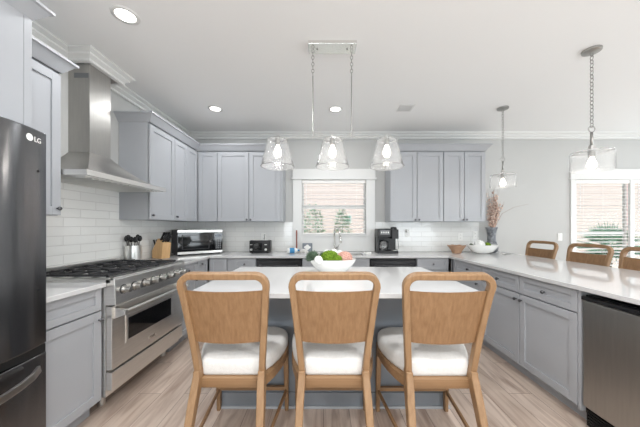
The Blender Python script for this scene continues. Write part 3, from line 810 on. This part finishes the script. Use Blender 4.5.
# microwave set at 45 degrees in the corner
t = thing('microwave', 'black and silver microwave angled in the back left corner', 'microwave', (-1.90, 3.40, CZ), math.radians(42)); t.scale = (1.09, 1, 1.06)
b = B(); box(b, 0, .54, .012, .30, .015, .325); obj('case', b, blackp, t, bevel=.006)
b = B(); box(b, .004, .425, -.006, .0115, .05, .285); dr = obj('door', b, blackg, t, bevel=.003)
b = B()
for r in [(.05,.06,.075,.26),(.36,.37,.075,.26),(.06,.36,.075,.083),(.06,.36,.252,.26)]: box(b, r[0], r[1], -.009, -.0062, r[2], r[3])
obj('window_frame', b, iron, dr)
b = B(); box(b, .004, .536, -.008, .0115, .017, .048); obj('lower_trim', b, steel, t, bevel=.002)
b = B(); box(b, .004, .536, -.008, .0115, .288, .322); obj('upper_trim', b, steel, t, bevel=.002)
b = B(); box(b, .43, .536, -.006, .0115, .05, .285); pn = obj('control_panel', b, blackg, t, bevel=.002)
b = B()
for i in range(3):
    for j in range(5): box(b, .448+i*.026, .466+i*.026, -.0075, -.0062, .07+j*.026, .086+j*.026)
obj('button', b, greyp, pn)
b = B(); box(b, .445, .52, -.0075, -.0062, .225, .262); obj('display', b, shale, pn)
for x in (.03, .51):
    for y in (.04, .27):
        b = B(); cyl(b, (x,y,0), (x,y,.016), .012, n=10); obj('foot', b, rubber, t)
# knife block
t = thing('knife_block', 'pale wooden knife block with black handled knives beside the microwave', 'knife block', (-1.985, 3.20, CZ), PI-.35); t.scale = (1.12, 1.12, 1.12)
b = B(); prism(b, [(-.07,0),(.07,0),(.07,.085),(-.015,.215),(-.09,.165)], -.05, .05, lambda x, z, y: (x, y, z)); obj('block', b, blockw, t, bevel=.003)
dv = Vector((-.09+.015, 0, .165-.215)).normalized(); up = Vector((.085-.0, 0, 0))
nrm = Vector((-.55, 0, .83))
for i in range(3):
    for j in range(2):
        p = Vector((-.035-.03*j, -.03+.03*i, .195-.02*j)); q = p+Vector((-.055, 0, .085))
        b = B(); rectloft(b, [p, (p+q)/2, q], [.014,.012,.016], [.022,.018,.022], (0,1,0)); k_ = obj('knife_handle', b, blackp, t, bevel=.003)
for i in range(3):
    p = Vector((.04, -.03+.03*i, .125)); q = p+Vector((.03,0,.075))
    b = B(); rectloft(b, [p, q], .012, .018, (0,1,0)); obj('knife_handle', b, blackp, t, bevel=.003)
# utensil crock, utensils held in it are things of their own
t = thing('utensil_crock', 'stainless utensil crock on the counter beyond the range', 'crock', (-2.035, 2.80, CZ)); t.scale = (1.12, 1.12, 1.1)
b = B(); lathe(b, [(.0001,0),(.066,0),(.066,.165),(.069,.168),(.064,.168),(.062,.006),(.0001,.006)], (0,0,0), 32); auto(obj('cup', b, steel, t))
labs = ['black slotted spoon leaning left in the crock', 'black ladle standing in the crock', 'black spatula in the middle of the crock',
        'black solid spoon in the crock leaning right', 'black pasta fork in the crock at the back', 'black turner leaning far right in the crock']
for k in range(6):
    a = 2*PI*k/6+.4; tx, ty = .045*math.cos(a), .045*math.sin(a)
    t = thing('cooking_utensil', labs[k], 'utensil', (-2.035+tx*.6, 2.80+ty*.6, CZ+.008), 0, 'utensils in the crock')
    p0 = Vector((0,0,0)); d = Vector((tx*.75, ty*.75, .26)); hgt = 1+.06*math.sin(k*2.1)
    p1 = p0+d*hgt*.82
    b = B(); tube(b, [p0, p0+(p1-p0)*.5, p1], .005, 8); obj('handle', b, blackp, t)
    e = p1+d.normalized()*.035; b = B()
    sphere(b, e, .026, 14, 8, sx=.9, sy=.45 if k % 2 else .85, sz=1.25); obj('head', b, blackp, t, smooth=True)
# toaster
t = thing('toaster', 'small black two slice toaster on the back counter', 'toaster', (-.925, 3.86, CZ))
def rbox(b, hx, hy, z0, z1, r=.02, n=5):
    P = []
    for cx, cy, a0 in [(hx-r,hy-r,0),(-hx+r,hy-r,PI/2),(-hx+r,-hy+r,PI),(hx-r,-hy+r,1.5*PI)]:
        for k in range(n+1):
            a = a0+PI/2*k/n; P.append((cx+r*math.cos(a), cy+r*math.sin(a)))
    rs = [[(x*.98, y*.98, z0) for x, y in P], [(x, y, z0+.006) for x, y in P], [(x, y, z1-.015) for x, y in P], [(x*.98, y*.97, z1-.004) for x, y in P], [(x*.93, y*.90, z1) for x, y in P]]
    rings(b, rs)
b = B(); rbox(b, .15, .085, .008, .185, .03); auto(obj('body', b, blackp, t), .9)
b = B(); box(b, -.11, .11, -.045, -.02, .184, .187); box(b, -.11, .11, .02, .045, .184, .187); obj('bread_slot', b, steel, t)
b = B(); box(b, -.08, .04, -.0895, -.0845, .05, .15); obj('face_plate', b, blackg, t, bevel=.002)
for x in (-.115, .095):
    b = B(); lathe(b, [(.0001,-.02),(.016,-.02),(.018,0),(.0001,0)], (x, -.085, .055), 16, axis='Y'); obj('dial', b, steel, t)
    b = B(); box(b, x-.016, x+.016, -.105, -.085, .12, .13); obj('lever', b, steel, t, bevel=.002)
for x in (-.11, .11):
    for y in (-.055, .055):
        b = B(); cyl(b, (x,y,0), (x,y,.01), .01, n=10); obj('foot', b, rubber, t)
b = B(); tube(b, [(0,.085,.05),(.0,.13,.10),(0.02,.15,.20),(0.02,.185,.27)], .003, 6); obj('power_cord', b, rubber, t)
# coffee maker
t = thing('coffee_maker', 'black two sided coffee maker right of the sink', 'coffee maker', (.93, 3.86, CZ)); t.scale = (.87, .92, 1.06)
b = B(); box(b, -.175, .165, -.12, .13, 0, .035); box(b, -.175, -.145, -.10, .13, .035, .22); box(b, -.175, .165, .04, .13, .035, .22)
obj('base', b, blackp, t, bevel=.006)
b = B(); box(b, -.175, .05, -.12, .13, .22, .335); obj('brew_head', b, blackp, t, bevel=.008)
b = B(); box(b, .052, .165, -.13, .13, .20, .325); lathe(b, [(.0001,.36),(.045,.355),(.055,.325)], (.108, -.03, 0), 20); obj('pod_head', b, blackp, t, bevel=.006)
b = B(); box(b, -.135, .02, -.1235, -.1205, .255, .315); cpn = obj('control_panel', b, greyp, t)
b = B()
for i in range(4): lathe(b, [(.0001,-.003),(.010,-.002),(.011,0)], (-.112+i*.036, -.1235, .285), 12, axis='Y')
obj('button', b, plastw, cpn)
b = B(); lathe(b, [(.0001,.037),(.055,.037),(.068,.06),(.066,.10),(.05,.15),(.04,.165),(.043,.17),(.038,.17),(.047,.148),(.063,.10),(.064,.062),(.0001,.040)], (-.07,-.045,0), 28); ca = obj('carafe', b, glass, t, smooth=True)
b = B(); lathe(b, [(.0001,.178),(.04,.176),(.046,.17),(.046,.163),(.0001,.163)], (-.07,-.045,0), 24); obj('carafe_lid', b, blackp, ca)
b = B(); tube(b, [(-.02,-.075,.16),(.005,-.10,.15),(.012,-.105,.11),(-.012,-.085,.07)], .008, 8); obj('carafe_handle', b, blackp, ca, smooth=True)
b = B(); lathe(b, [(.0001,.036),(.05,.036),(.05,.042),(.0001,.042)], (.108,-.05,0), 24); obj('drip_tray', b, steel, t)
b = B(); tube(b, [(.165,.07,.05),(.20,.06,.03),(.235,.10,.06),(.24,.15,.14),(.235,.20,.25),(.235,.222,.29)], .003, 6); obj('power_cord', b, rubber, t)
# soap and sponge things left of the sink
t = thing('dish_soap_bottle', 'white and blue dish soap bottle lying left of the sink', 'bottle', (-.44, 3.80, CZ), .3)
b = B(); lathe(b, [(.0001,-.09),(.032,-.09),(.038,-.07),(.038,.03),(.028,.055),(.014,.065),(.0001,.065)], (0,0,.039), 20, axis='X'); obj('body', b, plastw, t, smooth=True)
b = B(); lathe(b, [(.0385,-.055),(.0388,-.05),(.0388,.01),(.0385,.015)], (0,0,.039), 20, axis='X'); obj('paper_label', b, blue, t, smooth=True)
b = B(); lathe(b, [(.013,.062),(.013,.09),(.006,.095),(.0001,.095)], (0,0,.039), 14, axis='X'); obj('cap', b, blue, t)
t = thing('dish_brush', 'upright dish brush with brown handle beside the soap', 'brush', (-.405, 3.95, CZ))
b = B(); lathe(b, [(.0001,0),(.032,0),(.034,.04),(.026,.05),(.0001,.05)], (0,0,0), 20); obj('head', b, plastw, t, smooth=True)
b = B(); lathe(b, [(.012,.05),(.010,.16),(.013,.30),(.010,.33),(.0001,.335)], (0,0,0), 14); obj('handle', b, redb, t, smooth=True)
t = thing('folded_cloth', 'crumpled white cloth on the counter beside the dish soap', 'cloth', (-.29, 3.84, CZ))
b = B(); random.seed(3)
rs = []
for z, s in [(0,.9),(.015,1),(.035,.92),(.05,.65),(.058,.2)]:
    rs.append([((.06+.012*math.sin(k*2.3+z*90))*s*math.cos(2*PI*k/18), (.045+.010*math.cos(k*1.7+z*60))*s*math.sin(2*PI*k/18), z) for k in range(18)])
rings(b, rs); obj('cloth_mound', b, fabric, t, smooth=True)
t = thing('picture_tile', 'small square grey framed sign leaning behind the sink', 'sign', (-.245, 3.98, CZ), 0)
M_ = Matrix.Rotation(-.12, 4, 'X')
b = B(); box(b, -.075, .075, -.01, .01, 0.002, .135, M_); obj('frame', b, shale, t, bevel=.003)
b = B(); P = [(.045*math.cos(a)*(1+.15*math.cos(4*a)), .037*math.sin(a)*(1+.15*math.cos(4*a))+.07) for a in [2*PI*k/32 for k in range(32)]]
prism(b, P, -.0125, -.0102, lambda x, z, y: tuple(M_ @ Vector((x, y, z)))); obj('emblem', b, plastw, t)
t = thing('sink_sponge', 'small white sponge on the counter right of the sink', 'sponge', (.62, 3.68, CZ), .5)
b = B(); box(b, -.045, .045, -.03, .03, 0, .022); o = obj('sponge_block', b, plastw, t, bevel=.006)
b = B(); box(b, -.044, .044, -.029, .029, .0222, .030); obj('scour_pad', b, whitec, t, bevel=.003)
# outlets
def outlet(x, z, lab, sw=False):
    t = thing('wall_outlet' if not sw else 'light_switch', lab, 'outlet' if not sw else 'switch', (x, YB-(.009 if x < 2.42 else 0)-.0005, z))
    b = B(); box(b, -.036, .036, -.006, 0, -.058, .058); obj('cover_plate', b, plastw, t, bevel=.003)
    b = B()
    if sw: box(b, -.016, .016, -.010, -.006, -.033, .033)
    else:
        for s in (-1, 1): box(b, -.017, .017, -.0085, -.006, s*.024-.015, s*.024+.015)
    o = obj('rocker' if sw else 'socket_face', b, whitec, t, bevel=.002)
    if not sw:
        b = B()
        for s in (-1, 1):
            for q in (-.007, .005): box(b, q, q+.002, -.0092, -.0085, s*.024-.005, s*.024+.006)
        obj('slots', b, iron, o)
outlet(-.93, 1.145, 'white wall outlet behind the toaster'); outlet(1.30, 1.20, 'white wall outlet right of the coffee maker')
outlet(2.125, 1.145, 'white wall outlet above the wooden bowl'); outlet(2.355, 1.17, 'white wall outlet at the end of the backsplash behind the white bowl')
outlet(3.68, 1.14, 'white light switch on the wall left of the tall window', True)
t = thing('plug_adapter', 'small white plug adapter with a dark light in the outlet by the coffee maker', 'plug', (1.30, YB-.020, 1.235))
b = B(); box(b, -.022, .022, -.03, 0, -.025, .025); obj('housing', b, plastw, t, bevel=.004)
b = B(); cyl(b, (0,-.0305,.01), (0,-.032,.01), .005, n=10); obj('indicator', b, iron, t)

# ---- bowl of succulents on the island
t = thing('serving_bowl', 'white oval footed bowl on the island holding succulents', 'bowl', (.075, 2.17, CZ))
def boat(b, rx, ry, h, th=.006, n=40, foot=.45):
    rs = []
    prof = [(foot,0),(foot+.02,.004),(.66,.03/.115*h*.8),(.84,.55*h),(.95,.82*h),(1.0,h)]
    for s, z in prof: rs.append([(rx*s*math.cos(2*PI*k/n), ry*s*math.sin(2*PI*k/n), z) for k in range(n)])
    for s, z in reversed(prof[1:]): rs.append([((rx*s-th)*math.cos(2*PI*k/n), (ry*s-th)*math.sin(2*PI*k/n), max(z, .012)-(0 if s == 1.0 else 0)) for k in range(n)])
    rings(b, rs)
b = B(); boat(b, .195, .12, .115); auto(obj('bowl_shell', b, whitec, t), 1.0)
def leafy(name, lab, c, r, n, m, cat, grp=None, lw=.45, seed=1):
    t = thing(name, lab, cat, (c[0], c[1], c[2]), 0, grp); rnd = random.Random(seed)
    b = B(); sphere(b, (0,0,0), r*.55, 12, 8); obj('core', b, m, t, smooth=True)
    b = B()
    for k in range(n):
        th = math.acos(1-1.5*(k+.5)/n); ph = k*2.399
        d = Vector((math.sin(th)*math.cos(ph), math.sin(th)*math.sin(ph), math.cos(th)))
        u, v = frame(d); R = r*(.92+.12*rnd.random()); w = r*lw*.5
        tip = d*R; base = d*r*.35; mid = d*R*.72
        vs = [b.verts.new(base), b.verts.new(mid+v*w), b.verts.new(tip+u*r*.08), b.verts.new(mid-v*w), b.verts.new(mid+u*w*.5)]
        b.faces.new([vs[0], vs[1], vs[4]]); b.faces.new([vs[1], vs[2], vs[4]]); b.faces.new([vs[2], vs[3], vs[4]]); b.faces.new([vs[3], vs[0], vs[4]])
        bt = b.verts.new(mid-u*w*.5)
        b.faces.new([vs[0], bt, vs[1]]); b.faces.new([vs[1], bt, vs[2]]); b.faces.new([vs[2], bt, vs[3]]); b.faces.new([vs[3], bt, vs[0]])
    obj('leaves', b, m, t, recalc=False); return t
bz = CZ
leafy('artichoke', 'dark grey green artichoke at the left of the island bowl', (-.088, 2.155, bz+.125), .066, 70, succ, 'decoration', seed=2)
leafy('succulent_rosette', 'small dark green rosette at the back left of the island bowl', (-.00, 2.22, bz+.13), .045, 50, succ, 'decoration', seed=5)
def ball(name, lab, c, r, m, cat, nb=0, bm2=None, sz=1):
    t = thing(name, lab, cat, c, 0)
    b = B(); sphere(b, (0,0,0), r, 24, 16, sz=sz)
    rnd = random.Random(9)
    for v in b.verts: v.co *= 1+.05*(rnd.random()-.5)*(1 if nb else .2)
    obj('body', b, m, t, smooth=True)
    if nb:
        b = B()
        for k in range(nb):
            th = math.acos(1-1.6*(k+.5)/nb); ph = k*2.399
            d = Vector((math.sin(th)*math.cos(ph), math.sin(th)*math.sin(ph), math.cos(th)*sz))
            bmesh.ops.create_icosphere(b, subdivisions=1, radius=r*.13, matrix=Matrix.Translation(d*r))
        obj('tufts', b, bm2 or m, t, smooth=True)
    return t
ball('moss_ball', 'bright green moss ball in the middle of the island bowl', (.052, 2.16, bz+.122), .070, soil, 'decoration', 90, sz=.85)
ball('moss_ball', 'small bright green moss clump right of the big one in the island bowl', (.115, 2.105, bz+.118), .034, soil, 'decoration', 60)
ball('white_ball', 'smooth white ball at the front left of the island bowl', (-.040, 2.075, bz+.118), .034, whitec, 'decoration')
ball('pink_flower_ball', 'pink knobbly flower ball at the right of the island bowl', (.175, 2.17, bz+.122), .06, pinkf, 'decoration', 90, sz=.85)
for k, (x, y, r, lab) in enumerate([(.03, 2.245, .03, 'left white fluffy blossom at the back of the island bowl'), (.09, 2.245, .034, 'middle white fluffy blossom at the back of the island bowl'),
                               (.14, 2.24, .026, 'right white fluffy blossom at the back of the island bowl')]):
    ball('white_blossom', lab, (x, y, bz+.155), r, plastw, 'decoration', 40)
# ---- peninsula bowls
t = thing('wooden_bowl', 'small light brown carved bowl on the back corner of the counter', 'bowl', (1.93, 3.80, CZ))
b = B(); rs = []
pr = [(.055,0),(.06,.008),(.075,.04),(.105,.085),(.128,.112)]
for r, z in pr: rs.append([(r*(1+.03*math.cos(8*2*PI*k/48))*math.cos(2*PI*k/48), r*(1+.03*math.cos(8*2*PI*k/48))*math.sin(2*PI*k/48), z+(.006*math.cos(8*2*PI*k/48) if z > .1 else 0)) for k in range(48)])
for r, z in reversed(pr[1:]): rs.append([((r-.008)*math.cos(2*PI*k/48), (r-.008)*math.sin(2*PI*k/48), max(z-.001, .012)) for k in range(48)])
rings(b, rs); auto(obj('bowl_shell', b, wickr, t), 1.0)
t = thing('serving_bowl', 'large white bowl standing at the bend of the counter below the dried flowers', 'bowl', (2.27, 3.74, CZ))
b = B(); boat(b, .212, .15, .125, foot=.30); auto(obj('bowl_shell', b, whitec, t), 1.0)
ball('coral_ball', 'white textured ball in the large white bowl', (2.20, 3.70, CZ+.12), .07, plastw, 'decoration', 60)
ball('moss_ball', 'green moss ball in the large white bowl', (2.335, 3.74, CZ+.11), .048, soil, 'decoration', 60)
leafy('artichoke', 'dark green artichoke at the left rim of the large white bowl', (2.11, 3.74, CZ+.115), .035, 40, succ, 'decoration', seed=8)
# vase with dried flowers
t = thing('flower_vase', 'tall mottled grey vase behind the large white bowl', 'vase', (2.52, 3.93, CZ))
b = B(); lathe(b, [(.0001,0),(.055,0),(.085,.03),(.095,.07),(.08,.12),(.056,.17),(.055,.25),(.068,.33),(.085,.375),(.080,.375),(.062,.33),(.049,.25),(.05,.17),(.0001,.10)], (0,0,0), 36); obj('vase_body', b, vasem, t, smooth=True)
t = thing('dried_flower_bouquet', 'tall dried pinkish blossom branches standing in the grey vase', 'flowers', (2.52, 3.93, CZ+.18))
rnd = random.Random(11)
bt = B(); bf = B()
for k in range(36):
    a = rnd.random()*2*PI; sp = rnd.random()**.6*.14; hh = .42+rnd.random()*.38
    top = Vector((sp*math.cos(a)+.03, sp*math.sin(a)*.6-.03, hh)); mid = Vector((top.x*.35, top.y*.35, hh*.5))
    tube(bt, [(0,0,0), mid, top], .0025, 5, rs=[.0028,.0022,.001])
    for j in range(14):
        s = .30+.62*j/14+rnd.random()*.04
        if hh*s > .74: continue
        p = mid.lerp(top, (s-.5)*2) if s > .5 else Vector((0,0,0)).lerp(mid, s*2)
        p = p+Vector((rnd.uniform(-.022,.022), rnd.uniform(-.022,.022), rnd.uniform(-.01,.01)))
        if p.z < .20: continue
        bmesh.ops.create_icosphere(bf, subdivisions=1, radius=rnd.uniform(.006,.017), matrix=Matrix.Translation(p) @ Matrix.Rotation(rnd.random()*3, 4, 'X') @ Matrix.Diagonal((1,.7,1.2,1)))
obj('stems', bt, twig, t); obj('blossoms', bf, floss, t, smooth=True)
b = B(); tube(b, [(0,0,0),(.05,-.02,.22),(.14,-.03,.40),(.30,-.04,.49),(.52,-.05,.54)], .002, 5, rs=[.003,.003,.0025,.002,.001]); obj('long_sprig', b, twig, t)
# small wire bow lying on the counter
t = thing('wire_bow', 'small twisted silver bow lying on the counter right of the large white bowl', 'decoration', (2.46, 3.56, CZ))
b = B()
for s, w_ in ((-1,.06),(1,.09)):
    tube(b, [(s*w_*.5*(1-math.cos(a)), .03*math.sin(a), .004+.016*math.sin(a/2)) for a in [2*PI*k/20 for k in range(21)]], .003, 6)
obj('wire_loops', b, nickel, t, smooth=True)

# ------------------------------------------------------------------ outside
b = B(); box(b, -8, 14, YB+T+.02, 14, -.35, -.25); struct('ground', b, outdoor, 'green ground outside the windows', 'ground')
t = thing('neighbour_house', 'peach sided house wall seen through the blinds', 'house', (2, 8.2, -.25))
b = B(); box(b, -9, 9, 0, .3, 0, 6); obj('wall', b, siding, t)
for x in (-1.25,):
    b = B(); box(b, x-.12, x+.12, -.04, 0, 1.68, 1.92); f = obj('window', b, trimw, t)
    b = B(); box(b, x-.09, x+.09, -.045, -.04, 1.71, 1.89); obj('pane', b, tealp, f)
def shrub(x, y, r, h, lab, seed):
    t = thing('garden_shrub', lab, 'shrub', (x, y, -.25), 0, 'shrubs outside the sink window'); rnd = random.Random(seed)
    b = B()
    for k in range(1100):
        th = math.acos(rnd.uniform(-.3,1)); ph = rnd.random()*2*PI; q = rnd.uniform(.7,1)
        p = Vector((r*q*math.sin(th)*math.cos(ph), r*q*math.sin(th)*math.sin(ph), h*.5+h*.5*q*math.cos(th)))
        d = Vector((rnd.uniform(-1,1), rnd.uniform(-1,1), rnd.uniform(-.3,1))).normalized(); u, v = frame(d); L = .09
        b.faces.new([b.verts.new(p), b.verts.new(p+d*L*.5+v*L*.25), b.verts.new(p+d*L), b.verts.new(p+d*L*.5-v*L*.25)])
    obj('foliage', b, bushg, t, recalc=False)
    b = B(); cyl(b, (0,0,0), (0,0,h*.6), .04, .02, 8); obj('stem', b, bark, t)
shrub(-.28, 6.6, .36, 2.15, 'round green shrub at the left outside the sink window', 1)
shrub(.50, 7.0, .26, 2.1, 'green shrub in the middle outside the sink window', 2)
shrub(-1.15, 7.0, .38, 1.7, 'green shrub farthest left outside the sink window', 3)
# fan palm outside the tall window
t = thing('fan_palm', 'green fan palm growing outside the tall window behind the bar', 'palm', (5.98, 5.5, .05))
b = B(); rs_ = [.05+.012*(k % 2) for k in range(12)]; tube(b, [(0,0,k*.07) for k in range(12)], .1, 12, rs=rs_); obj('trunk', b, bark, t)
rnd = random.Random(4); bp_ = B(); bs_ = B()
for k in range(26):
    a = 2.399*k; el = -.5+1.95*((k*7) % 26)/26
    d = Vector((math.cos(a)*math.cos(el), math.sin(a)*math.cos(el), math.sin(el)))
    c = Vector((0,0,.80))+d*.16; tube(bs_, [(0,0,.74), c], .008, 5)
    u, v = frame(d)
    for j in range(11):
        an = (j-5)/5*.75; dd = (d*math.cos(an)+v*math.sin(an)).normalized(); LL = .46*(1-.2*abs(an))*rnd.uniform(.85,1.1); sv = dd.cross(u).normalized()
        p1 = c+dd*LL*.5; p2 = c+dd*LL+Vector((0,0,-.03))
        bp_.faces.new([bp_.verts.new(c), bp_.verts.new(p1+sv*.020), bp_.verts.new(p2), bp_.verts.new(p1-sv*.020)])
obj('fronds', bp_, palmg, t, recalc=False); obj('leaf_stalks', bs_, palmg, t)
